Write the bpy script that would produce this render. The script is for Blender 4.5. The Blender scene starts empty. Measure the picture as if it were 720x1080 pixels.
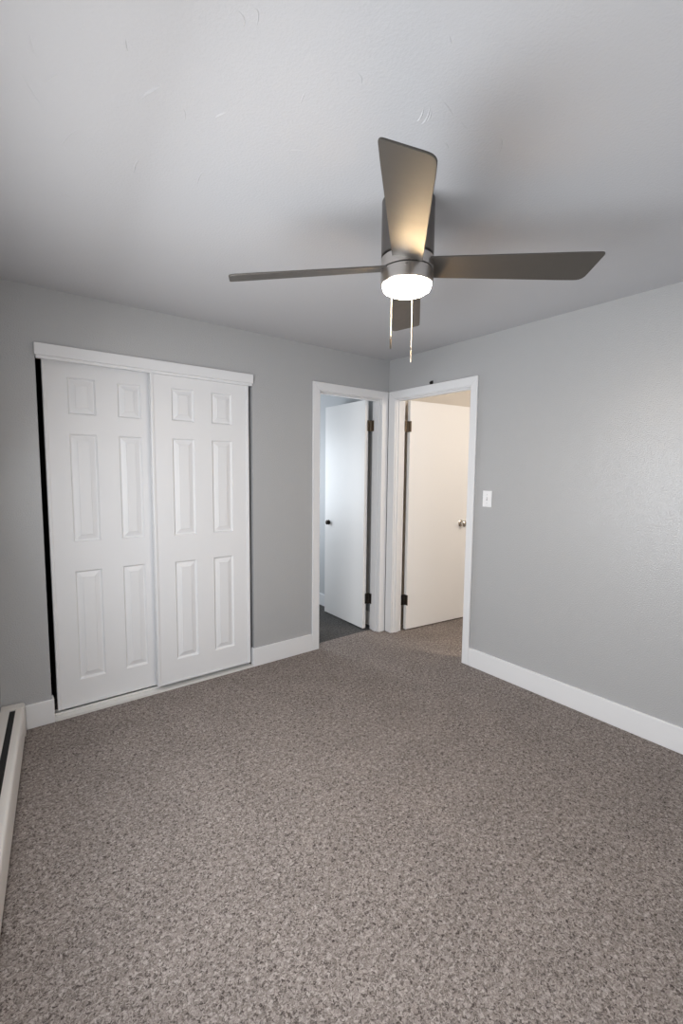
import bpy, bmesh, math, random
from mathutils import Matrix, Vector, Euler

S = bpy.context.scene
C = S.collection
PI = math.pi

# ------------------------------------------------------------------ camera
cam_d = bpy.data.cameras.new('camera')
cam = bpy.data.objects.new('camera', cam_d)
C.objects.link(cam)
cam_d.sensor_fit = 'AUTO'
cam_d.sensor_width = 36.0
cam_d.lens = 477.43 * 36.0 / 1080.0
cam_d.clip_start = 0.02
cam.matrix_world = Matrix(((0.795217, 0.046804, -0.604515, -2.76885),
                           (-0.606255, 0.076526, -0.79158, -2.95883),
                           (0.009212, 0.995968, 0.08923, 1.44142),
                           (0, 0, 0, 1)))
S.camera = cam

# ------------------------------------------------------------------ world, lights, exposure
S.view_settings.view_transform = 'Standard'
S.view_settings.look = 'None'
S.view_settings.exposure = 0.0
S.view_settings.gamma = 1.0
S.view_settings.use_curve_mapping = False
S.cycles.use_denoising = True
S.cycles.max_bounces = 12
S.cycles.diffuse_bounces = 8
S.cycles.sample_clamp_indirect = 4.0

W = bpy.data.worlds.new('overcast_sky')
S.world = W
W.use_nodes = True
W.node_tree.nodes['Background'].inputs[0].default_value = (0.80, 0.90, 1.0, 1)
W.node_tree.nodes['Background'].inputs[1].default_value = 1.0


def area_light(name, loc, aim, sx, sy, power, color, spread=PI):
    d = bpy.data.lights.new(name, 'AREA')
    d.shape = 'RECTANGLE'
    d.size, d.size_y = sx, sy
    d.energy = power
    d.color = color
    d.spread = spread
    o = bpy.data.objects.new(name, d)
    C.objects.link(o)
    o.location = loc
    v = Vector(aim) - Vector(loc)
    o.rotation_euler = v.to_track_quat('-Z', 'Y').to_euler()
    return o


# daylight through the bedroom window (left wall, beside the camera)
LW = lambda y: -2.80 + 0.095 * y            # x of the left wall's face at y
WIN_Y0, WIN_Y1, WIN_Z0, WIN_Z1 = -2.45, -0.95, 0.85, 1.90
wy = (WIN_Y0 + WIN_Y1) / 2
wz = (WIN_Z0 + WIN_Z1) / 2
# sky seen through the window shines downwards, light off the ground outside shines upwards
area_light('bedroom_sky_light', (LW(wy) - 0.03, wy, wz), (LW(wy) + 1.0, wy - 0.095, wz - 0.60), 1.46, 0.98, 34.0, (0.88, 0.94, 1.0))
area_light('bedroom_ground_light', (LW(wy) - 0.035, wy, wz), (LW(wy) + 1.0, wy - 0.095, wz + 0.28), 1.46, 0.98, 20.0, (1.0, 0.985, 0.97))
# added weak fill light at an opening in the wall behind the camera
area_light('front_fill', (-1.35, -3.53, 1.45), (-1.35, -2.5, 1.30), 1.30, 1.0, 7.0, (0.97, 0.98, 1.0))
# daylight in the room behind the closet-side doorway
area_light('side_room_daylight', (-0.95, 2.02, 1.35), (-0.7, 0.9, 1.3), 0.75, 1.05, 30.0, (0.86, 0.93, 1.0))
# warm hall lamp
hl_d = bpy.data.lights.new('hall_lamp_light', 'POINT')
hl_d.energy = 64.0
hl_d.color = (1.0, 0.90, 0.79)
hl_d.shadow_soft_size = 0.12
hl = bpy.data.objects.new('hall_lamp_light', hl_d)
hl.location = (0.78, -2.05, 2.15)
C.objects.link(hl)


# ------------------------------------------------------------------ materials
def mat(name, color, rough=0.5, metal=0.0, spec=0.5, bump=None, emit=None, coat=0.0):
    m = bpy.data.materials.new(name)
    m.use_nodes = True
    nt = m.node_tree
    b = nt.nodes['Principled BSDF']
    b.inputs['Base Color'].default_value = (*color, 1)
    b.inputs['Roughness'].default_value = rough
    b.inputs['Metallic'].default_value = metal
    b.inputs['Specular IOR Level'].default_value = spec
    if emit:
        b.inputs['Emission Color'].default_value = (*emit[0], 1)
        b.inputs['Emission Strength'].default_value = emit[1]
    tc = nt.nodes.new('ShaderNodeTexCoord')
    n = nt.nodes.new('ShaderNodeTexNoise')
    nt.links.new(tc.outputs['Object'], n.inputs['Vector'])
    if bump:
        scale, detail, strength, dist = bump
        n.inputs['Scale'].default_value = scale
        n.inputs['Detail'].default_value = detail
        bp = nt.nodes.new('ShaderNodeBump')
        bp.inputs['Strength'].default_value = strength
        bp.inputs['Distance'].default_value = dist
        nt.links.new(n.outputs['Fac'], bp.inputs['Height'])
        nt.links.new(bp.outputs['Normal'], b.inputs['Normal'])
    else:                                   # slight roughness variation
        n.inputs['Scale'].default_value = 25
        mr = nt.nodes.new('ShaderNodeMapRange')
        mr.inputs['To Min'].default_value = max(0.02, rough - 0.05)
        mr.inputs['To Max'].default_value = min(1, rough + 0.05)
        nt.links.new(n.outputs['Fac'], mr.inputs['Value'])
        nt.links.new(mr.outputs['Result'], b.inputs['Roughness'])
    return m


def carpet(name, dark, mid, light, scale=75):
    m = bpy.data.materials.new(name)
    m.use_nodes = True
    nt = m.node_tree
    L = nt.links.new
    b = nt.nodes['Principled BSDF']
    b.inputs['Roughness'].default_value = 1.0
    b.inputs['Specular IOR Level'].default_value = 0.05
    tc = nt.nodes.new('ShaderNodeTexCoord')

    def noise(sc, det, rough, vec):
        n = nt.nodes.new('ShaderNodeTexNoise')
        n.inputs['Scale'].default_value = sc
        n.inputs['Detail'].default_value = det
        n.inputs['Roughness'].default_value = rough
        L(vec, n.inputs['Vector'])
        return n

    def math_(op, a, b_):
        n = nt.nodes.new('ShaderNodeMath')
        n.operation = op
        for k, v in enumerate((a, b_)):
            if isinstance(v, (int, float)):
                n.inputs[k].default_value = v
            else:
                L(v, n.inputs[k])
        return n.outputs[0]
    # curly frieze yarn: fine warped noise plus coarser clumps of tufts
    warp = noise(scale * 1.1, 1.0, 0.5, tc.outputs['Object'])
    va = nt.nodes.new('ShaderNodeVectorMath')
    va.operation = 'MULTIPLY_ADD'
    va.inputs[1].default_value = (0.022, 0.022, 0.0)
    L(warp.outputs['Color'], va.inputs[0])
    L(tc.outputs['Object'], va.inputs[2])
    n1 = noise(scale * 1.55, 2.0, 0.6, va.outputs['Vector'])
    n3 = noise(scale * 0.55, 2.0, 0.6, va.outputs['Vector'])
    fac = math_('ADD', math_('MULTIPLY', n1.outputs['Fac'], 0.68), math_('MULTIPLY', n3.outputs['Fac'], 0.32))
    ramp = nt.nodes.new('ShaderNodeValToRGB')
    e = ramp.color_ramp.elements
    e[0].position, e[0].color = 0.375, (*dark, 1)
    e[1].position, e[1].color = 0.64, (*light, 1)
    k = e.new(0.475)
    k.color = (*mid, 1)
    L(fac, ramp.inputs['Fac'])
    # large faint nap patches
    n2 = noise(5, 3, 0.5, tc.outputs['Object'])
    mr = nt.nodes.new('ShaderNodeMapRange')
    mr.inputs['From Min'].default_value = 0.3
    mr.inputs['From Max'].default_value = 0.7
    mr.inputs['To Min'].default_value = 0.93
    mr.inputs['To Max'].default_value = 1.07
    L(n2.outputs['Fac'], mr.inputs['Value'])
    vm = nt.nodes.new('ShaderNodeVectorMath')
    vm.operation = 'SCALE'
    L(ramp.outputs['Color'], vm.inputs[0])
    L(mr.outputs['Result'], vm.inputs['Scale'])
    L(vm.outputs['Vector'], b.inputs['Base Color'])
    bp = nt.nodes.new('ShaderNodeBump')
    bp.inputs['Strength'].default_value = 0.6
    bp.inputs['Distance'].default_value = 0.010
    L(fac, bp.inputs['Height'])
    L(bp.outputs['Normal'], b.inputs['Normal'])
    return m


M = {}
M['wall'] = mat('grey_wall_paint', (0.425, 0.427, 0.432), 0.27, spec=0.7, bump=(160, 2, 0.62, 0.003))
M['ceiling'] = mat('ceiling_paint', (0.535, 0.535, 0.55), 0.75, spec=0.3, bump=(110, 5, 0.30, 0.004))
M['trim'] = mat('white_trim_paint', (0.76, 0.76, 0.77), 0.38, bump=(40, 2, 0.03, 0.002))
M['door'] = mat('white_door_paint', (0.76, 0.76, 0.77), 0.42, bump=(180, 3, 0.06, 0.002))
M['slab'] = mat('white_flush_door_paint', (0.80, 0.79, 0.78), 0.45, bump=(120, 2, 0.04, 0.002))
M['carpet'] = carpet('taupe_frieze_carpet', (0.065, 0.054, 0.049), (0.205, 0.175, 0.160), (0.42, 0.375, 0.350), 98)
M['carpet_dark'] = carpet('charcoal_carpet', (0.030, 0.029, 0.029), (0.075, 0.073, 0.072), (0.16, 0.155, 0.15), 110)
M['side_wall'] = mat('pale_side_room_paint', (0.50, 0.51, 0.52), 0.6, bump=(95, 4, 0.2, 0.005))
M['hall_wall'] = mat('cream_hall_paint', (0.66, 0.62, 0.57), 0.6, bump=(95, 4, 0.3, 0.006))
M['bronze'] = mat('aged_bronze', (0.16, 0.125, 0.09), 0.40, metal=0.9)
M['black_bronze'] = mat('dark_bronze', (0.05, 0.042, 0.036), 0.42, metal=0.8)
M['nickel'] = mat('satin_nickel', (0.55, 0.52, 0.48), 0.25, metal=1.0)
M['fan_metal'] = mat('brightened_nickel_fan', (0.58, 0.55, 0.525), 0.30, metal=1.0)  # ring nickel, lightened in colour to offset its dark floor reflection
M['housing'] = mat('shaded_nickel_housing', (0.20, 0.185, 0.175), 0.36, metal=1.0)  # same nickel as the ring, its darker reflections put into the colour
M['fan_dark'] = mat('fan_seam_black', (0.015, 0.014, 0.013), 0.6)
M['blade'] = mat('fan_blade_taupe_grey', (0.085, 0.076, 0.067), 0.46, metal=0.35, spec=0.6)
M['lens'] = mat('lit_opal_glass', (0.9, 0.85, 0.75), 0.4, emit=((1.0, 0.71, 0.40), 105.0))
M['chain'] = mat('brass_bead_chain', (0.55, 0.52, 0.47), 0.35, metal=0.7)
M['fob'] = mat('dark_chain_fob', (0.018, 0.016, 0.015), 0.5)
M['heater'] = mat('ivory_enamel', (0.66, 0.63, 0.60), 0.40)
M['black'] = mat('slot_shade_black', (0.010, 0.010, 0.010), 0.7)  # black stands in for the shade inside the heater
M['plastic'] = mat('white_plastic', (0.84, 0.84, 0.85), 0.30)
M['plastic_grey'] = mat('grey_screw_paint', (0.55, 0.55, 0.56), 0.35)  # plain grey for the screws and toggle slot
M['track'] = mat('white_metal_track', (0.70, 0.69, 0.67), 0.40)
M['drywall'] = mat('shade_dark_drywall', (0.10, 0.10, 0.10), 0.9)  # near-black colour carries the shade of the closed closet


# ------------------------------------------------------------------ mesh helpers
def box(bm, x0, x1, y0, y1, z0, z1, mtx=None):
    vs = [bm.verts.new(p) for p in ((x0, y0, z0), (x1, y0, z0), (x1, y1, z0), (x0, y1, z0),
                                    (x0, y0, z1), (x1, y0, z1), (x1, y1, z1), (x0, y1, z1))]
    fs = [bm.faces.new([vs[i] for i in f]) for f in
          ((3, 2, 1, 0), (4, 5, 6, 7), (0, 1, 5, 4), (1, 2, 6, 5), (2, 3, 7, 6), (3, 0, 4, 7))]
    if mtx is not None:
        bmesh.ops.transform(bm, matrix=mtx, verts=vs)
    return vs, fs


def prism(bm, pts, a, b, mtx=None):
    """closed outline pts in (u,v), extruded along the third axis from a to b; (u,v,w) -> mtx"""
    lo = [bm.verts.new((u, v, a)) for u, v in pts]
    hi = [bm.verts.new((u, v, b)) for u, v in pts]
    n = len(pts)
    bm.faces.new(lo[::-1])
    bm.faces.new(hi)
    for i in range(n):
        bm.faces.new((lo[i], lo[(i + 1) % n], hi[(i + 1) % n], hi[i]))
    if mtx is not None:
        bmesh.ops.transform(bm, matrix=mtx, verts=lo + hi)
    return lo + hi


def lathe(bm, prof, n=64, mtx=None):
    """profile [(r,z)...] around z; r==0 ends are closed to a point"""
    rings, allv = [], []
    for r, z in prof:
        if r < 1e-6:
            v = [bm.verts.new((0, 0, z))]
        else:
            v = [bm.verts.new((r * math.cos(2 * PI * i / n), r * math.sin(2 * PI * i / n), z)) for i in range(n)]
        rings.append(v)
        allv += v
    for a, b in zip(rings, rings[1:]):
        if len(a) == 1 and len(b) == 1:
            continue
        for i in range(n):
            j = (i + 1) % n
            if len(a) == 1:
                bm.faces.new((a[0], b[i], b[j]))
            elif len(b) == 1:
                bm.faces.new((a[i], a[j], b[0]))
            else:
                bm.faces.new((a[i], a[j], b[j], b[i]))
    if mtx is not None:
        bmesh.ops.transform(bm, matrix=mtx, verts=allv)
    return allv


def obj(name, bm, m, parent=None, loc=(0, 0, 0), rot=(0, 0, 0), smooth=False, bevel=0.0, seg=2):
    bmesh.ops.recalc_face_normals(bm, faces=bm.faces)
    me = bpy.data.meshes.new(name)
    bm.to_mesh(me)
    bm.free()
    me.materials.append(m)
    o = bpy.data.objects.new(name, me)
    C.objects.link(o)
    o.location = loc
    o.rotation_euler = rot
    if parent:
        o.parent = parent
    if smooth:
        for p in me.polygons:
            p.use_smooth = True
        try:
            me.set_sharp_from_angle(angle=math.radians(35))
        except Exception:
            pass
    if bevel:
        b = o.modifiers.new('bevel', 'BEVEL')
        b.width = bevel
        b.segments = seg
        b.limit_method = 'ANGLE'
        b.angle_limit = math.radians(40)
    return o


def empty(name, loc, rot=(0, 0, 0)):
    o = bpy.data.objects.new(name, None)
    C.objects.link(o)
    o.empty_display_size = 0.1
    o.location = loc
    o.rotation_euler = rot
    return o


def tag(o, label=None, cat=None, kind=None, group=None):
    if label:
        o['label'] = label
    if cat:
        o['category'] = cat
    if kind:
        o['kind'] = kind
    if group:
        o['group'] = group
    return o


def boxes(*bb):
    bm = bmesh.new()
    for b in bb:
        box(bm, *b)
    return bm


def struct(name, bm, m, label, cat, bevel=0.0):
    return tag(obj(name, bm, m, bevel=bevel), label, cat, 'structure')


# ------------------------------------------------------------------ room shell
H = 2.40
T = 0.105                                    # partition thickness
CL, CR, CT = -2.572, -1.309, 2.075           # closet opening
AL, AR, AT = -0.749, -0.074, 2.079           # rough opening of the doorway in the closet wall
BN, BF, BT = -0.885, -0.080, 2.079           # rough opening of the doorway in the right wall
YF = -3.55                                   # wall behind the camera

struct('floor', boxes((-3.35, 1.45, YF - 0.12, 0.088, -0.06, 0.0),
                      (-2.80, -1.05, 0.088, 0.80, -0.06, 0.0)),
       M['carpet'], 'taupe curly-pile carpet covering the bedroom floor and hall', 'floor')
struct('floor', boxes((-1.75, 0.05, 0.088, 2.30, -0.06, 0.0)), M['carpet_dark'],
       'dark charcoal carpet of the small room behind the left doorway', 'floor')

# ceiling with its faint trowel ridges
bm = boxes((-3.35, 0.0, YF - 0.12, 0.0, H, H + 0.08))
RIDGES = [((-2.424, -1.63), (-2.41, -1.671), (-2.392, -1.704)), ((-2.363, -1.301), (-2.371, -1.342), (-2.368, -1.383)), ((-2.491, -1.785), (-2.487, -1.769), (-2.479, -1.753)), ((-2.246, -1.688), (-2.24, -1.707), (-2.23, -1.723)), ((-2.663, -1.67), (-2.656, -1.631), (-2.643, -1.601)), ((-2.675, -1.534), (-2.647, -1.48), (-2.615, -1.421)), ((-2.326, -1.668), (-2.315, -1.652), (-2.307, -1.624)), ((-2.489, -1.184), (-2.488, -1.215), (-2.475, -1.254)), ((-2.568, -1.273), (-2.558, -1.351), (-2.531, -1.419)), ((-2.322, -1.998), (-2.301, -1.989), (-2.295, -1.968)), ((-2.296, -2.024), (-2.282, -2.017), (-2.272, -1.986)), ((-2.086, -1.868), (-2.094, -1.894), (-2.098, -1.915)), ((-2.02, -1.704), (-2.005, -1.72), (-1.979, -1.731)), ((-2.624, -1.535), (-2.612, -1.57), (-2.59, -1.596)), ((-2.55, -1.006), (-2.531, -1.028), (-2.508, -1.018)), ((-2.189, -1.456), (-2.189, -1.411), (-2.177, -1.357)), ((-1.804, -2.018), (-1.808, -2.039), (-1.827, -2.066)), ((-1.787, -2.019), (-1.792, -2.045), (-1.817, -2.078)), ((-1.781, -2.032), (-1.788, -2.052), (-1.804, -2.072)), ((-1.575, -2.126), (-1.543, -2.111), (-1.515, -2.08)), ((-1.928, -2.234), (-1.918, -2.228), (-1.908, -2.224)), ((-1.808, -2.108), (-1.776, -2.104), (-1.74, -2.092)), ((-1.71, -2.094), (-1.681, -2.088), (-1.667, -2.091)), ((-2.034, -2.037), (-2.011, -2.031), (-2.0, -2.013)), ((-1.688, -2.009), (-1.669, -2.012), (-1.645, -1.998))]
STRONG = {0: 3.2, 1: 1.9, 2: 1.5, 3: 1.5, 16: 1.4, 17: 1.4, 18: 1.3, 19: 1.2}
for k, (a, b, c) in enumerate(RIDGES):
    a, b, c = Vector(a), Vector(b), Vector(c)
    hgt = 0.0013 * STRONG.get(k, 0.9)
    wid = 0.0030
    rows = []
    N = 10
    for i in range(N + 1):
        t = i / N
        p = a * (1 - t) ** 2 + (2 * b - (a + c) / 2) * 2 * t * (1 - t) + c * t * t
        d = ((2 * b - (a + c) / 2) - a) * 2 * (1 - t) + (c - (2 * b - (a + c) / 2)) * 2 * t
        n = Vector((-d.y, d.x)).normalized()
        s = max(0.02, math.sin(PI * t)) ** 0.7
        rows.append([bm.verts.new((*(p + n * wid * s), H + 0.0003)),
                     bm.verts.new((*(p + n * wid * 0.3 * s), H - hgt * s)),
                     bm.verts.new((*(p - n * wid * s), H + 0.0003))])
    for r0, r1 in zip(rows, rows[1:]):
        for q in (0, 1):
            bm.faces.new((r0[q], r0[q + 1], r1[q + 1], r1[q]))
struct('ceiling', bm, M['ceiling'], 'off-white textured bedroom ceiling with faint trowel marks', 'ceiling')

# wall with the closet and the left doorway
struct('wall_back', boxes((-3.0, CL, 0, T, 0, H), (CL, CR, 0, T, CT, H), (CR, AL, 0, T, 0, H),
                          (AL, AR, 0, T, AT, H), (AR, 0.0, 0, T, 0, H)),
       M['wall'], 'grey painted wall holding the closet and the left doorway', 'wall')
# wall with the right doorway and the switch
struct('wall_right', boxes((0, T, BF, T, 0, H), (0, T, BN, BF, BT, H), (0, T, YF, BN, 0, H)),
       M['wall'], 'grey painted wall right of the corner with the light switch', 'wall')
# left wall (slightly out of square), with the window
mL = Matrix.Translation((-2.80, 0, 0)) @ Matrix.Rotation(-math.atan(0.095), 4, 'Z')
cs = math.cos(math.atan(0.095))
bm = bmesh.new()
for (y0, y1, z0, z1) in ((-3.9, WIN_Y0 / cs, 0, H), (WIN_Y1 / cs, 0.05, 0, H),
                         (WIN_Y0 / cs, WIN_Y1 / cs, 0, WIN_Z0), (WIN_Y0 / cs, WIN_Y1 / cs, WIN_Z1, H)):
    box(bm, -0.14, 0, y0, y1, z0, z1, mL)
struct('wall_left', bm, M['wall'], 'grey wall behind the baseboard heater with the window', 'wall')
struct('wall_front', boxes((-3.35, -2.02, YF - 0.1, YF, 0, H), (-0.68, T, YF - 0.1, YF, 0, H), (-2.02, -0.68, YF - 0.1, YF, 0, 0.93), (-2.02, -0.68, YF - 0.1, YF, 1.97, H)), M['wall'], 'grey wall behind the viewpoint', 'wall')
# window in the left wall
win = tag(empty('window_1', (LW(wy), wy, WIN_Z0)), 'white framed window over the baseboard heater', 'window', 'structure')
wl, wh = (WIN_Y1 - WIN_Y0) / cs, WIN_Z1 - WIN_Z0
win.rotation_euler = (0, 0, -math.atan(0.095))
obj('window_frame', boxes((-0.13, -0.07, -wl / 2, -wl / 2 + 0.03, 0, wh), (-0.13, -0.07, wl / 2 - 0.03, wl / 2, 0, wh),
                          (-0.13, -0.07, -wl / 2, wl / 2, 0, 0.03), (-0.13, -0.07, -wl / 2, wl / 2, wh - 0.03, wh),
                          (-0.12, -0.08, -0.02, 0.02, 0.03, wh - 0.03)), M['trim'], win)
obj('window_sill', boxes((-0.13, 0.025, -wl / 2 - 0.03, wl / 2 + 0.03, -0.022, -0.001)), M['trim'], win, bevel=0.004)

# closet interior
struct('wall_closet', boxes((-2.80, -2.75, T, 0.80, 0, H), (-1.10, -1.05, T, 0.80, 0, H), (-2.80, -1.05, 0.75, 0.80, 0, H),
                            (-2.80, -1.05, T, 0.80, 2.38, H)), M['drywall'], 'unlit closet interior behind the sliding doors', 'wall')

# small room behind the left doorway
RX = -0.020
struct('wall_side_room', boxes((RX, 0.0, T, 2.25, 0, H), (-1.75, RX, 2.12, 2.25, 0, 0.85), (-1.75, RX, 2.12, 2.25, 1.88, H),
                               (-1.75, -1.36, 2.12, 2.25, 0.85, 1.88), (-0.54, RX, 2.12, 2.25, 0.85, 1.88),
                               (-1.75, -1.65, T, 2.25, 0, H), (-1.05, -0.9, T + 0.001, T + 0.01, 0, H)),
       M['side_wall'], 'pale walls of the small room behind the left doorway', 'wall')
struct('ceiling', boxes((-1.75, 0.0, T, 2.25, H, H + 0.05)), M['side_wall'], 'pale ceiling of the small room behind the left doorway', 'ceiling')
struct('baseboard_side_room', boxes((RX - 0.013, RX, T + 0.02, 2.12, 0, 0.125), (-1.65, RX - 0.013, 2.107, 2.12, 0, 0.125)), M['trim'],
       'white baseboard in the small room behind the left doorway', 'baseboard', bevel=0.003)
win2 = tag(empty('window_2', (-0.95, 2.185, 0.85)), 'white framed window of the small room', 'window', 'structure')
obj('window_frame', boxes((-0.41, -0.38, -0.03, 0.03, 0, 1.03), (0.38, 0.41, -0.03, 0.03, 0, 1.03),
                          (-0.38, 0.38, -0.03, 0.03, 0, 0.03), (-0.38, 0.38, -0.03, 0.03, 1.0, 1.03)), M['trim'], win2)

# hall behind the right doorway
struct('wall_hall', boxes((T, 1.45, 0.0, 0.1, 0, H), (1.33, 1.45, -3.6, 0.0, 0, H), (T, 1.45, -3.65, -3.55, 0, H)),
       M['hall_wall'], 'warm cream hall walls behind the right doorway', 'wall')
struct('ceiling', boxes((0.0, 1.45, -3.65, 0.1, H, H + 0.05)), M['hall_wall'], 'cream hall ceiling behind the right doorway', 'ceiling')


# ------------------------------------------------------------------ baseboards
BH, BD = 0.137, 0.0150


def baseboard(name, bm, label):
    return struct(name, bm, M['trim'], label, 'baseboard', bevel=0.0035)


def bprism(pts):
    """plan outline (x,y) extruded to the baseboard height"""
    bm = bmesh.new()
    prism(bm, pts, 0.0, BH)
    return bm


A_L, A_LI, A_RI, A_TOP, A_TI = -0.8023, -0.7367, -0.0887, 2.1300, 2.0660
B_R, B_RI, B_LI = -0.9307, -0.8718, -0.0950
baseboard('baseboard_back', bprism([(CR + 0.0, 0.028), (CR - 0.012, 0.028), (CR - 0.012, -BD), (A_L, -BD), (A_L, 0.0), (CR, 0.0)]),
          'white baseboard between the closet and the left doorway')
baseboard('baseboard_back', bprism([(-2.697, 0.0), (-2.697, -BD), (CL + 0.011, -BD), (CL + 0.011, 0.050), (CL, 0.050), (CL, 0.0)]),
          'short white baseboard between the heater and the closet')
baseboard('baseboard_right', bprism([(0, B_R), (-BD, B_R), (-BD, YF), (0, YF)]), 'long white baseboard along the right wall')

# ------------------------------------------------------------------ doorway casings and jambs
CD = 0.016


def casing(name, label, mtx, left, li, ri, right):
    """mitred casing in the plane (u, z), v = thickness towards the room"""
    bm = bmesh.new()
    up = Matrix(((1, 0, 0, 0), (0, 0, -1, 0), (0, 1, 0, 0), (0, 0, 0, 1)))   # (u,z,t) -> (u,-t,z)
    for pts in ([(left, 0), (li, 0), (li, A_TI), (left, A_TOP)],
                [(ri, 0), (right, 0), (right, A_TOP), (ri, A_TI)],
                [(li, A_TI), (ri, A_TI), (right, A_TOP), (left, A_TOP)]):
        prism(bm, pts, 0.0, CD, mtx @ up)
    return struct(name, bm, M['trim'], label, 'door casing', bevel=0.004)


casing('trim_1', 'white casing around the left doorway beside the closet', Matrix.Identity(4), A_L, A_LI, A_RI, -CD - 0.001)
mB = Matrix(((0, 1, 0, 0), (-1, 0, 0, 0), (0, 0, 1, 0), (0, 0, 0, 1)))       # u -> -y, -t -> -x
casing('trim_2', 'white casing around the right doorway beside the light switch', mB, CD + 0.001, -B_LI, -B_RI, -B_R)

# jamb liners with stops
JT = 0.012
struct('trim_3', boxes((AL, A_LI + 0.005, 0.0, T, 0, A_TI - 0.005), (A_RI - 0.004, AR, 0.0, T, 0, A_TI - 0.005), (AL, AR, 0.0, T, A_TI - 0.005, AT),
                       (A_LI + 0.005, A_LI + 0.015, 0.025, 0.066, 0, A_TI - 0.005), (A_RI - 0.013, A_RI - 0.004, 0.025, 0.066, 0, A_TI - 0.005),
                       (A_LI + 0.015, A_RI - 0.013, 0.025, 0.066, A_TI - 0.015, A_TI - 0.005)),
       M['trim'], 'white jamb lining the left doorway', 'door jamb', bevel=0.0015)
struct('trim_4', boxes((0.0, T, BN, B_RI + 0.005, 0, A_TI - 0.005), (0.0, T, B_LI - 0.004, BF, 0, A_TI - 0.005), (0.0, T, BN, BF, A_TI - 0.005, BT),
                       (0.025, 0.066, B_RI + 0.005, B_RI + 0.015, 0, A_TI - 0.005), (0.025, 0.066, B_LI - 0.013, B_LI - 0.004, 0, A_TI - 0.005),
                       (0.025, 0.066, B_RI + 0.015, B_LI - 0.013, A_TI - 0.015, A_TI - 0.005)),
       M['trim'], 'white jamb lining the right doorway', 'door jamb', bevel=0.0015)


# ------------------------------------------------------------------ hinged flush doors
def knob(name, parent, loc, rot, m, neck=1.0, size=1.0):
    bm = bmesh.new()
    k = neck
    lathe(bm, [(0, 0), (0.033, 0), (0.033, 0.004), (0.028, 0.008), (0.014, 0.010), (0.0125, 0.010 + 0.012 * k), (0.018, 0.014 + 0.014 * k),
               (0.0285, 0.020 + 0.017 * k), (0.0305, 0.028 + 0.018 * k), (0.0275, 0.036 + 0.019 * k), (0.019, 0.041 + 0.020 * k),
               (0.007, 0.043 + 0.020 * k), (0, 0.043 + 0.020 * k)], 40)
    bmesh.ops.scale(bm, vec=(size, size, size), verts=bm.verts)
    return obj(name, bm, m, parent, loc, rot, smooth=True)


def hinge(parent, pos, swap, m):
    """pos: the pin in world coordinates; one leaf on the door's edge, one on the jamb's face.
    swap mirrors the hinge across the corner's diagonal for the right doorway."""
    bm = bmesh.new()
    for k in range(5):
        z0 = -0.0465 + k * 0.0186
        lathe(bm, [(0, z0), (0.0066, z0), (0.0072, z0 + 0.001), (0.0072, z0 + 0.0172), (0.0066, z0 + 0.0182), (0, z0 + 0.0182)], 16)
    for zz in (-0.0495, 0.0465):
        lathe(bm, [(0, zz), (0.004, zz), (0.005, zz + 0.0015), (0.004, zz + 0.003), (0, zz + 0.003)], 16)
    box(bm, -0.036, -0.002, 0.0015, 0.0075, -0.0465, 0.0465)          # leaf on the door's edge
    box(bm, 0.004, 0.0105, -0.030, 0.001, -0.0465, 0.0465)            # leaf on the jamb
    for zz in (-0.030, 0.0, 0.030):
        lathe(bm, [(0, 0.0008), (0.0030, 0.0006), (0.0038, 0.0), (0.0038, -0.002)], 12,
              Matrix.Translation((-0.026, 0.0015, zz)) @ Matrix.Rotation(PI / 2, 4, 'X'))
    w = Matrix(((0, 1, 0, 0), (1, 0, 0, 0), (0, 0, 1, 0), (0, 0, 0, 1))) if swap else Matrix.Identity(4)
    pm = Matrix.LocRotScale(parent.location, parent.rotation_euler, None)
    bmesh.ops.transform(bm, matrix=w, verts=bm.verts)
    loc = pm.inverted() @ Vector(pos)
    return obj('hinge', bm, m, parent, loc, (0, 0, -parent.rotation_euler.z), smooth=True)


# left doorway: door folded back into the small room
d1 = tag(empty('door_1', (-0.163, 0.122, 0.012), (0, 0, math.radians(-1.6))), 'white flush door standing open in the left doorway', 'door', 'structure')
obj('door_panel', boxes((0, 0.035, 0, 0.628, 0, 2.056)), M['slab'], d1, bevel=0.002)
knob('door_knob', d1, (0, 0.560, 0.925), (0, -PI / 2, 0), M['black_bronze'], 0.1, 0.74)
obj('latch_plate', boxes((0.006, 0.029, 0.6275, 0.6295, 0.895, 0.955)), M['bronze'], d1)
for z, mm in ((1.833, M['bronze']), (0.275, M['black_bronze'])):
    hinge(d1, (-0.1035, 0.1145, z + 0.012), False, mm)

# right doorway: door swung into the hall
d2 = tag(empty('door_2', (0.140, -0.128, 0.012), (0, 0, math.radians(-6.2))), 'white flush door standing open into the warm-lit hall', 'door', 'structure')
obj('door_panel', boxes((0, 0.762, 0, 0.035, 0, 2.052)), M['slab'], d2, bevel=0.002)
knob('door_knob', d2, (0.655, 0, 0.940), (PI / 2, 0, 0), M['nickel'], 0.8)
obj('latch_plate', boxes((0.7615, 0.7635, 0.006, 0.029, 0.91, 0.97)), M['nickel'], d2)
for z, mm in ((1.826, M['bronze']), (0.275, M['black_bronze'])):
    hinge(d2, (0.1325, -0.1095, z + 0.012), True, mm)


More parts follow.
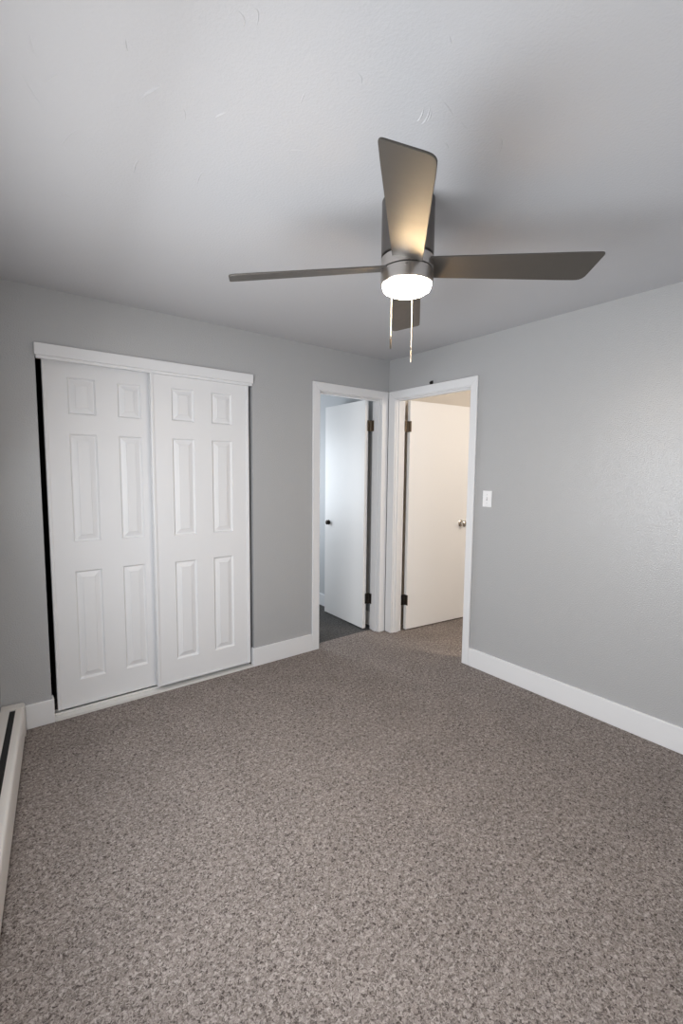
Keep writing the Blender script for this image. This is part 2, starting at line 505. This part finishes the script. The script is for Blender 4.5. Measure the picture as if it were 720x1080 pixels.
# ------------------------------------------------------------------ sliding closet doors
def panel_door(wd, ht, cols, rows, th):
    """moulded six-panel front at y=0 (facing -y), body back to y=th"""
    bm = bmesh.new()
    xs = sorted({0, wd, *[v for c in cols for v in c]})
    zs = sorted({0, ht, *[v for r in rows for v in r]})
    V = {}

    def vert(x, z, y=0.0):
        k = (round(x, 5), round(z, 5), round(y, 5))
        if k not in V:
            V[k] = bm.verts.new((x, y, z))
        return V[k]
    for x0, x1 in zip(xs, xs[1:]):
        for z0, z1 in zip(zs, zs[1:]):
            if (x0, x1) in cols and (z0, z1) in rows:
                rings = []
                for ins, y in ((0, 0), (0.0025, 0.0045), (0.0085, 0.0125), (0.0125, 0.0130), (0.0385, 0.0045), (0.0400, 0.0015)):
                    rings.append([vert(x0 + ins, z0 + ins, y), vert(x1 - ins, z0 + ins, y),
                                  vert(x1 - ins, z1 - ins, y), vert(x0 + ins, z1 - ins, y)])
                for a, b in zip(rings, rings[1:]):
                    for i in range(4):
                        bm.faces.new((a[i], a[(i + 1) % 4], b[(i + 1) % 4], b[i]))
                bm.faces.new(rings[-1])
            else:
                bm.faces.new((vert(x0, z0), vert(x1, z0), vert(x1, z1), vert(x0, z1)))
    # sides and back
    bx = [(x, 0.0) for x in xs] + [(wd, z) for z in zs[1:]] + [(x, ht) for x in xs[::-1][1:]] + [(0.0, z) for z in zs[::-1][1:-1]]
    fr = [vert(x, z) for x, z in bx]
    bk = [bm.verts.new((x, th, z)) for x, z in bx]
    n = len(bx)
    for i in range(n):
        bm.faces.new((fr[i], bk[i], bk[(i + 1) % n], fr[(i + 1) % n]))
    bm.faces.new(bk)
    return bm


def closet_door(label, x0, x1, y, z0, cols, finger=False):
    wd, ht = x1 - x0, 2.055 - z0
    t = tag(empty('sliding_closet_door', (x0, y, z0)), label, 'closet door', 'thing', 'sliding closet doors')
    rows = [(0.185 - z0, 0.843 - z0), (1.016 - z0, 1.642 - z0), (1.753 - z0, 1.958 - z0)]
    cc = [(a - x0, b - x0) for a, b in cols]
    obj('door_panel', panel_door(wd, ht, cc, rows, 0.032), M['door'], t)
    for a, b in ((-0.002, 0.016), (wd - 0.016, wd + 0.002)):
        obj('edge_strip', boxes((a, b, -0.0075, 0.034, 0.0, ht)), M['trim'], t, bevel=0.003)
    obj('bottom_strip', boxes((0.017, wd - 0.017, -0.0025, 0.033, 0.0, 0.012)), M['trim'], t, bevel=0.001)
    return t


closet_door('white six-panel sliding closet door, the left one, running behind', -2.538, -1.905, 0.060, 0.028,
            [(-2.422, -2.280), (-2.163, -2.032)])
closet_door('white six-panel sliding closet door, the right one, in front', -1.986, -1.334, 0.014, 0.032,
            [(-1.860, -1.716), (-1.599, -1.455)])

# closet head fascia (two steps) and floor track
struct('trim_5', boxes((-2.575, -1.307, -0.020, 0.0, 2.046, 2.108), (-2.568, -1.313, -0.010, 0.012, 2.030, 2.046),
                       (-2.568, -1.313, 0.012, 0.105, 2.058, 2.075)), M['trim'],
       'white fascia board across the top of the closet', 'closet fascia', bevel=0.002)
struct('trim_6', boxes((CL + 0.012, CR - 0.014, -0.012, 0.100, 0.0, 0.008), (CL + 0.012, CR - 0.014, -0.012, -0.006, 0.008, 0.013),
                       (CL + 0.012, CR - 0.014, 0.049, 0.056, 0.008, 0.020), (CL + 0.012, CR - 0.014, 0.095, 0.100, 0.008, 0.020)), M['track'],
       'white metal floor track under the sliding closet doors', 'closet track')

# ------------------------------------------------------------------ ceiling fan
FX, FY = -1.550, -1.740
fan = tag(empty('ceiling_fan', (FX, FY, H)), 'brushed nickel four-blade ceiling fan with lit round lamp hugging the ceiling', 'ceiling fan')
R0 = 0.0940
Z = lambda z: z + 0.010 - H
bm = bmesh.new()
lathe(bm, [(0, 0), (R0, 0), (R0, Z(2.204)), (R0 - 0.004, Z(2.201)), (0, Z(2.199))], 96)
obj('housing', bm, M['housing'], fan, smooth=True)
bm = bmesh.new()
lathe(bm, [(0, Z(2.201)), (R0 - 0.010, Z(2.201)), (R0 - 0.010, Z(2.148)), (0, Z(2.148))], 96)
obj('seam_core', bm, M['fan_dark'], fan, smooth=True)
bm = bmesh.new()
lathe(bm, [(0, Z(2.195)), (R0 - 0.001, Z(2.195)), (R0, Z(2.194)), (R0, Z(2.156)), (R0 - 0.001, Z(2.155)), (0, Z(2.155))], 96)
obj('blade_hub', bm, M['fan_metal'], fan, smooth=True)
bm = bmesh.new()
lathe(bm, [(0, Z(2.151)), (R0 - 0.001, Z(2.151)), (R0, Z(2.150)), (R0, Z(2.108)), (R0 - 0.003, Z(2.104)), (R0 - 0.006, Z(2.104)), (R0 - 0.006, Z(2.112)), (0, Z(2.112))], 96)
obj('light_ring', bm, M['fan_metal'], fan, smooth=True)
bm = bmesh.new()
lathe(bm, [(0, Z(2.111)), (R0 - 0.007, Z(2.111)), (R0 - 0.007, Z(2.097)), (R0 - 0.010, Z(2.089)), (R0 - 0.020, Z(2.083)), (0.045, Z(2.080)), (0, Z(2.079))], 96)
obj('lamp_lens', bm, M['lens'], fan, smooth=True)
# set screw facing the room
for ang in (-137, -17, 103):
    a = math.radians(ang)
    bm = bmesh.new()
    lathe(bm, [(0, 0.004), (0.003, 0.0036), (0.0042, 0.002), (0.0042, -0.002), (0, -0.002)], 16)
    obj('set_screw', bm, M['nickel'], fan, (R0 * math.cos(a), R0 * math.sin(a), Z(2.141)),
        Euler((0, PI / 2, a)), smooth=True)


def blade_mesh():
    """blade along +x, pitched; the -y edge is raised and longer"""
    wr, wt, r0, rl, rs = 0.106, 0.140, 0.070, 0.656, 0.632
    pts = [(r0, -wr / 2)]
    # long tip corner (rounded), then slanted tip, then short corner
    def corner(p, a, b, rad, n=6):
        p, a, b = Vector(p), Vector(a), Vector(b)
        q0 = p + (a - p).normalized() * rad
        q1 = p + (b - p).normalized() * rad
        return [tuple(q0 * (1 - t) ** 2 + p * 2 * t * (1 - t) + q1 * t * t) for t in [i / n for i in range(n + 1)]]
    A, B = (rl, -wt / 2), (rs, wt / 2)
    for i in range(1, 12):
        t = i / 12
        pts.append((r0 + (rl - 0.03 - r0) * t, -(wr + (wt - wr) * t) / 2))
    pts += corner(A, (r0, -wr / 2), B, 0.016)
    pts += corner(B, A, (r0, wr / 2), 0.030)
    for i in range(11, 0, -1):
        t = i / 12
        pts.append((r0 + (rs - 0.04 - r0) * t, (wr + (wt - wr) * t) / 2))
    pts.append((r0, wr / 2))
    bm = bmesh.new()
    prism(bm, pts, -0.003, 0.003)
    bmesh.ops.transform(bm, matrix=Matrix.Rotation(math.radians(-14.5), 4, 'X'), verts=bm.verts)
    return bm


BLADES = ((-43.0, 1.6), (45.0, 1.6), (143.5, 4.2), (224.7, 1.6))          # azimuth, droop
b0 = obj('fan_blade', blade_mesh(), M['blade'], fan, (0, 0, 2.178 - H), bevel=0.0015)
for k, (az, droop) in enumerate(BLADES):
    o = b0
    if k:
        o = b0.copy()
        C.objects.link(o)
        o.parent = fan
    o.rotation_euler = (0, math.radians(droop), math.radians(az))

# pull chains of small beads
def chain(px, py, z0, z1, fob_len, fob_m, fob_r):
    bm = bmesh.new()
    n = int((z0 - z1) / 0.0042)
    for i in range(n):
        z = z0 - i * 0.0042
        lathe(bm, [(0, z + 0.0019), (0.0012, z + 0.0014), (0.0018, z), (0.0012, z - 0.0014), (0, z - 0.0019)], 8)
    lathe(bm, [(0, z0), (0.0007, z0), (0.0007, z1), (0, z1)], 6)
    lathe(bm, [(0, z0 + 0.006), (0.004, z0 + 0.006), (0.003, z0 - 0.002), (0, z0 - 0.002)], 12)
    c = obj('pull_chain', bm, M['chain'], fan, (px - FX, py - FY, -H), smooth=True)
    bm = bmesh.new()
    f = fob_r
    lathe(bm, [(0, z1), (f * 0.6, z1 - 0.001), (f, z1 - 0.005), (f, z1 - fob_len + 0.003), (f * 0.7, z1 - fob_len), (0, z1 - fob_len)], 16)
    obj('chain_fob', bm, fob_m, c, smooth=True)
    return c


c1 = chain(-1.545, -1.655, 2.126, 1.950, 0.040, M['fob'], 0.0034)
c2 = chain(-1.480, -1.700, 2.126, 1.908, 0.047, M['chain'], 0.0030)
c2['label'] = 'longer brass bead chain'

# ------------------------------------------------------------------ baseboard heater
heat_rot = -math.atan2(0.127, 1.338)
heater = tag(empty('baseboard_heater', (-2.697, -0.017, 0), (0, 0, heat_rot)),
             'ivory hydronic baseboard heater along the left wall at floor level', 'heater')
HL, HH, HD = 3.2, 0.166, 0.104                    # local: front face x=0, length along -y
sh = 0.0014
rotm = Matrix(((0, 0, 0, 0), (0, 0, 0, 0), (0, 0, 0, 0), (0, 0, 0, 0)))
YZ = Matrix(((1, 0, 0, 0), (0, 0, 1, 0), (0, 1, 0, 0), (0, 0, 0, 1)))    # (x,z,y) prism -> world axes


def strip(pts, y0, y1):
    bm = bmesh.new()
    prism(bm, pts, y0, y1, YZ)
    return bm


# front panel with a rounded shoulder, ending at the slot
obj('front_panel', strip([(0, 0.022), (-0.001, HH - 0.014), (-0.004, HH - 0.006), (-0.010, HH - 0.001), (-0.016, HH), (-0.036, HH), (-0.036, HH - sh * 2),
                          (-0.017, HH - 0.003), (-0.012, HH - 0.004), (-0.0065, HH - 0.008), (-0.004, HH - 0.015), (-0.003, 0.022)], -HL, -0.0715),
    M['heater'], heater, smooth=True)
obj('back_panel', strip([(-HD, 0.0), (-HD, HH), (-0.062, HH), (-0.062, HH - 0.003), (-HD + 0.003, HH - 0.003), (-HD + 0.003, 0.0)], -HL, -0.0715),
    M['heater'], heater)
obj('slot_shade_liner', strip([(-0.098, HH - 0.007), (-0.028, HH - 0.007), (-0.028, HH - 0.010), (-0.098, HH - 0.010)], -HL, -0.070), M['black'], heater)  # black liner added so the slot looks deep in shade
bm = bmesh.new()
for k in range(110):
    box(bm, -0.085, -0.02, -0.12 - k * 0.028 - 0.0012, -0.12 - k * 0.028, 0.035, 0.105)
lathe(bm, [(0, 0), (0.011, 0), (0.011, HL - 0.12), (0, HL - 0.12)], 16, Matrix.Translation((-0.052, -0.105, 0.07)) @ Matrix.Rotation(PI / 2, 4, 'X'))
obj('fin_element', bm, M['black'], heater)
# end cap against the closet wall, its front corner rounded
bm = bmesh.new()
arc = [(0.0015 - 0.022 * (1 - math.sin(t)), -0.003 - 0.022 * (1 - math.cos(t))) for t in [PI / 2 * i / 8 for i in range(9)]]
prism(bm, [(-HD, -0.072), (-HD, -0.003)] + arc + [(0.0015, -0.072)], 0.0, HH + 0.0015)
obj('end_cap', bm, M['heater'], heater, bevel=0.005, smooth=True)

# ------------------------------------------------------------------ light switch
sw = tag(empty('light_switch', (0, -1.036, 1.257)), 'white toggle light switch plate right of the right doorway', 'light switch')
mS = Matrix(((0, 0, -1, 0), (-1, 0, 0, 0), (0, 1, 0, 0), (0, 0, 0, 1)))       # (u,z,t) -> (-t,-u,z)
bm = bmesh.new()
vs = prism(bm, [(-0.036, -0.0575), (0.036, -0.0575), (0.036, 0.0575), (-0.036, 0.0575)], 0.0, 0.003, mS)
prism(bm, [(-0.033, -0.0545), (0.033, -0.0545), (0.033, 0.0545), (-0.033, 0.0545)], 0.003, 0.006, mS)
obj('cover_plate', bm, M['plastic'], sw, bevel=0.0018)
bm = bmesh.new()
prism(bm, [(-0.0055, -0.0125), (0.0055, -0.0125), (0.0055, 0.0125), (-0.0055, 0.0125)], 0.006, 0.0066, mS)
obj('toggle_slot', bm, M['plastic_grey'], sw)
bm = bmesh.new()
prism(bm, [(-0.0042, -0.004), (0.0042, -0.004), (0.0042, 0.004), (-0.0042, 0.004)], 0.006, 0.017,
      mS @ Matrix.Rotation(math.radians(-22), 4, 'X'))
obj('toggle', bm, M['plastic'], sw, bevel=0.0012)
for zz in (-0.030, 0.030):
    bm = bmesh.new()
    lathe(bm, [(0, 0.0012), (0.0025, 0.0009), (0.0033, 0), (0, -0.001)], 16, Matrix.Translation((-0.006, 0, zz)) @ Matrix.Rotation(-PI / 2, 4, 'Y'))
    obj('screw', bm, M['plastic_grey'], sw)

# ------------------------------------------------------------------ small catch on top of the right casing
ck = tag(empty('metal_catch', (-0.004, -0.490, A_TOP)), 'small dark metal catch sitting on top of the right door casing', 'catch')
obj('bracket', boxes((-0.010, 0.002, -0.013, 0.013, 0.0, 0.003), (-0.003, 0.003, -0.013, 0.013, 0.003, 0.028)), M['black_bronze'], ck, bevel=0.001)
bm = bmesh.new()
lathe(bm, [(0, 0), (0.008, 0), (0.009, 0.003), (0.009, 0.009), (0.007, 0.012), (0, 0.012)], 20, Matrix.Translation((-0.003, 0.003, 0.0125)) @ Matrix.Rotation(-PI / 2, 4, 'Y'))
obj('roller', bm, M['fob'], ck, smooth=True)
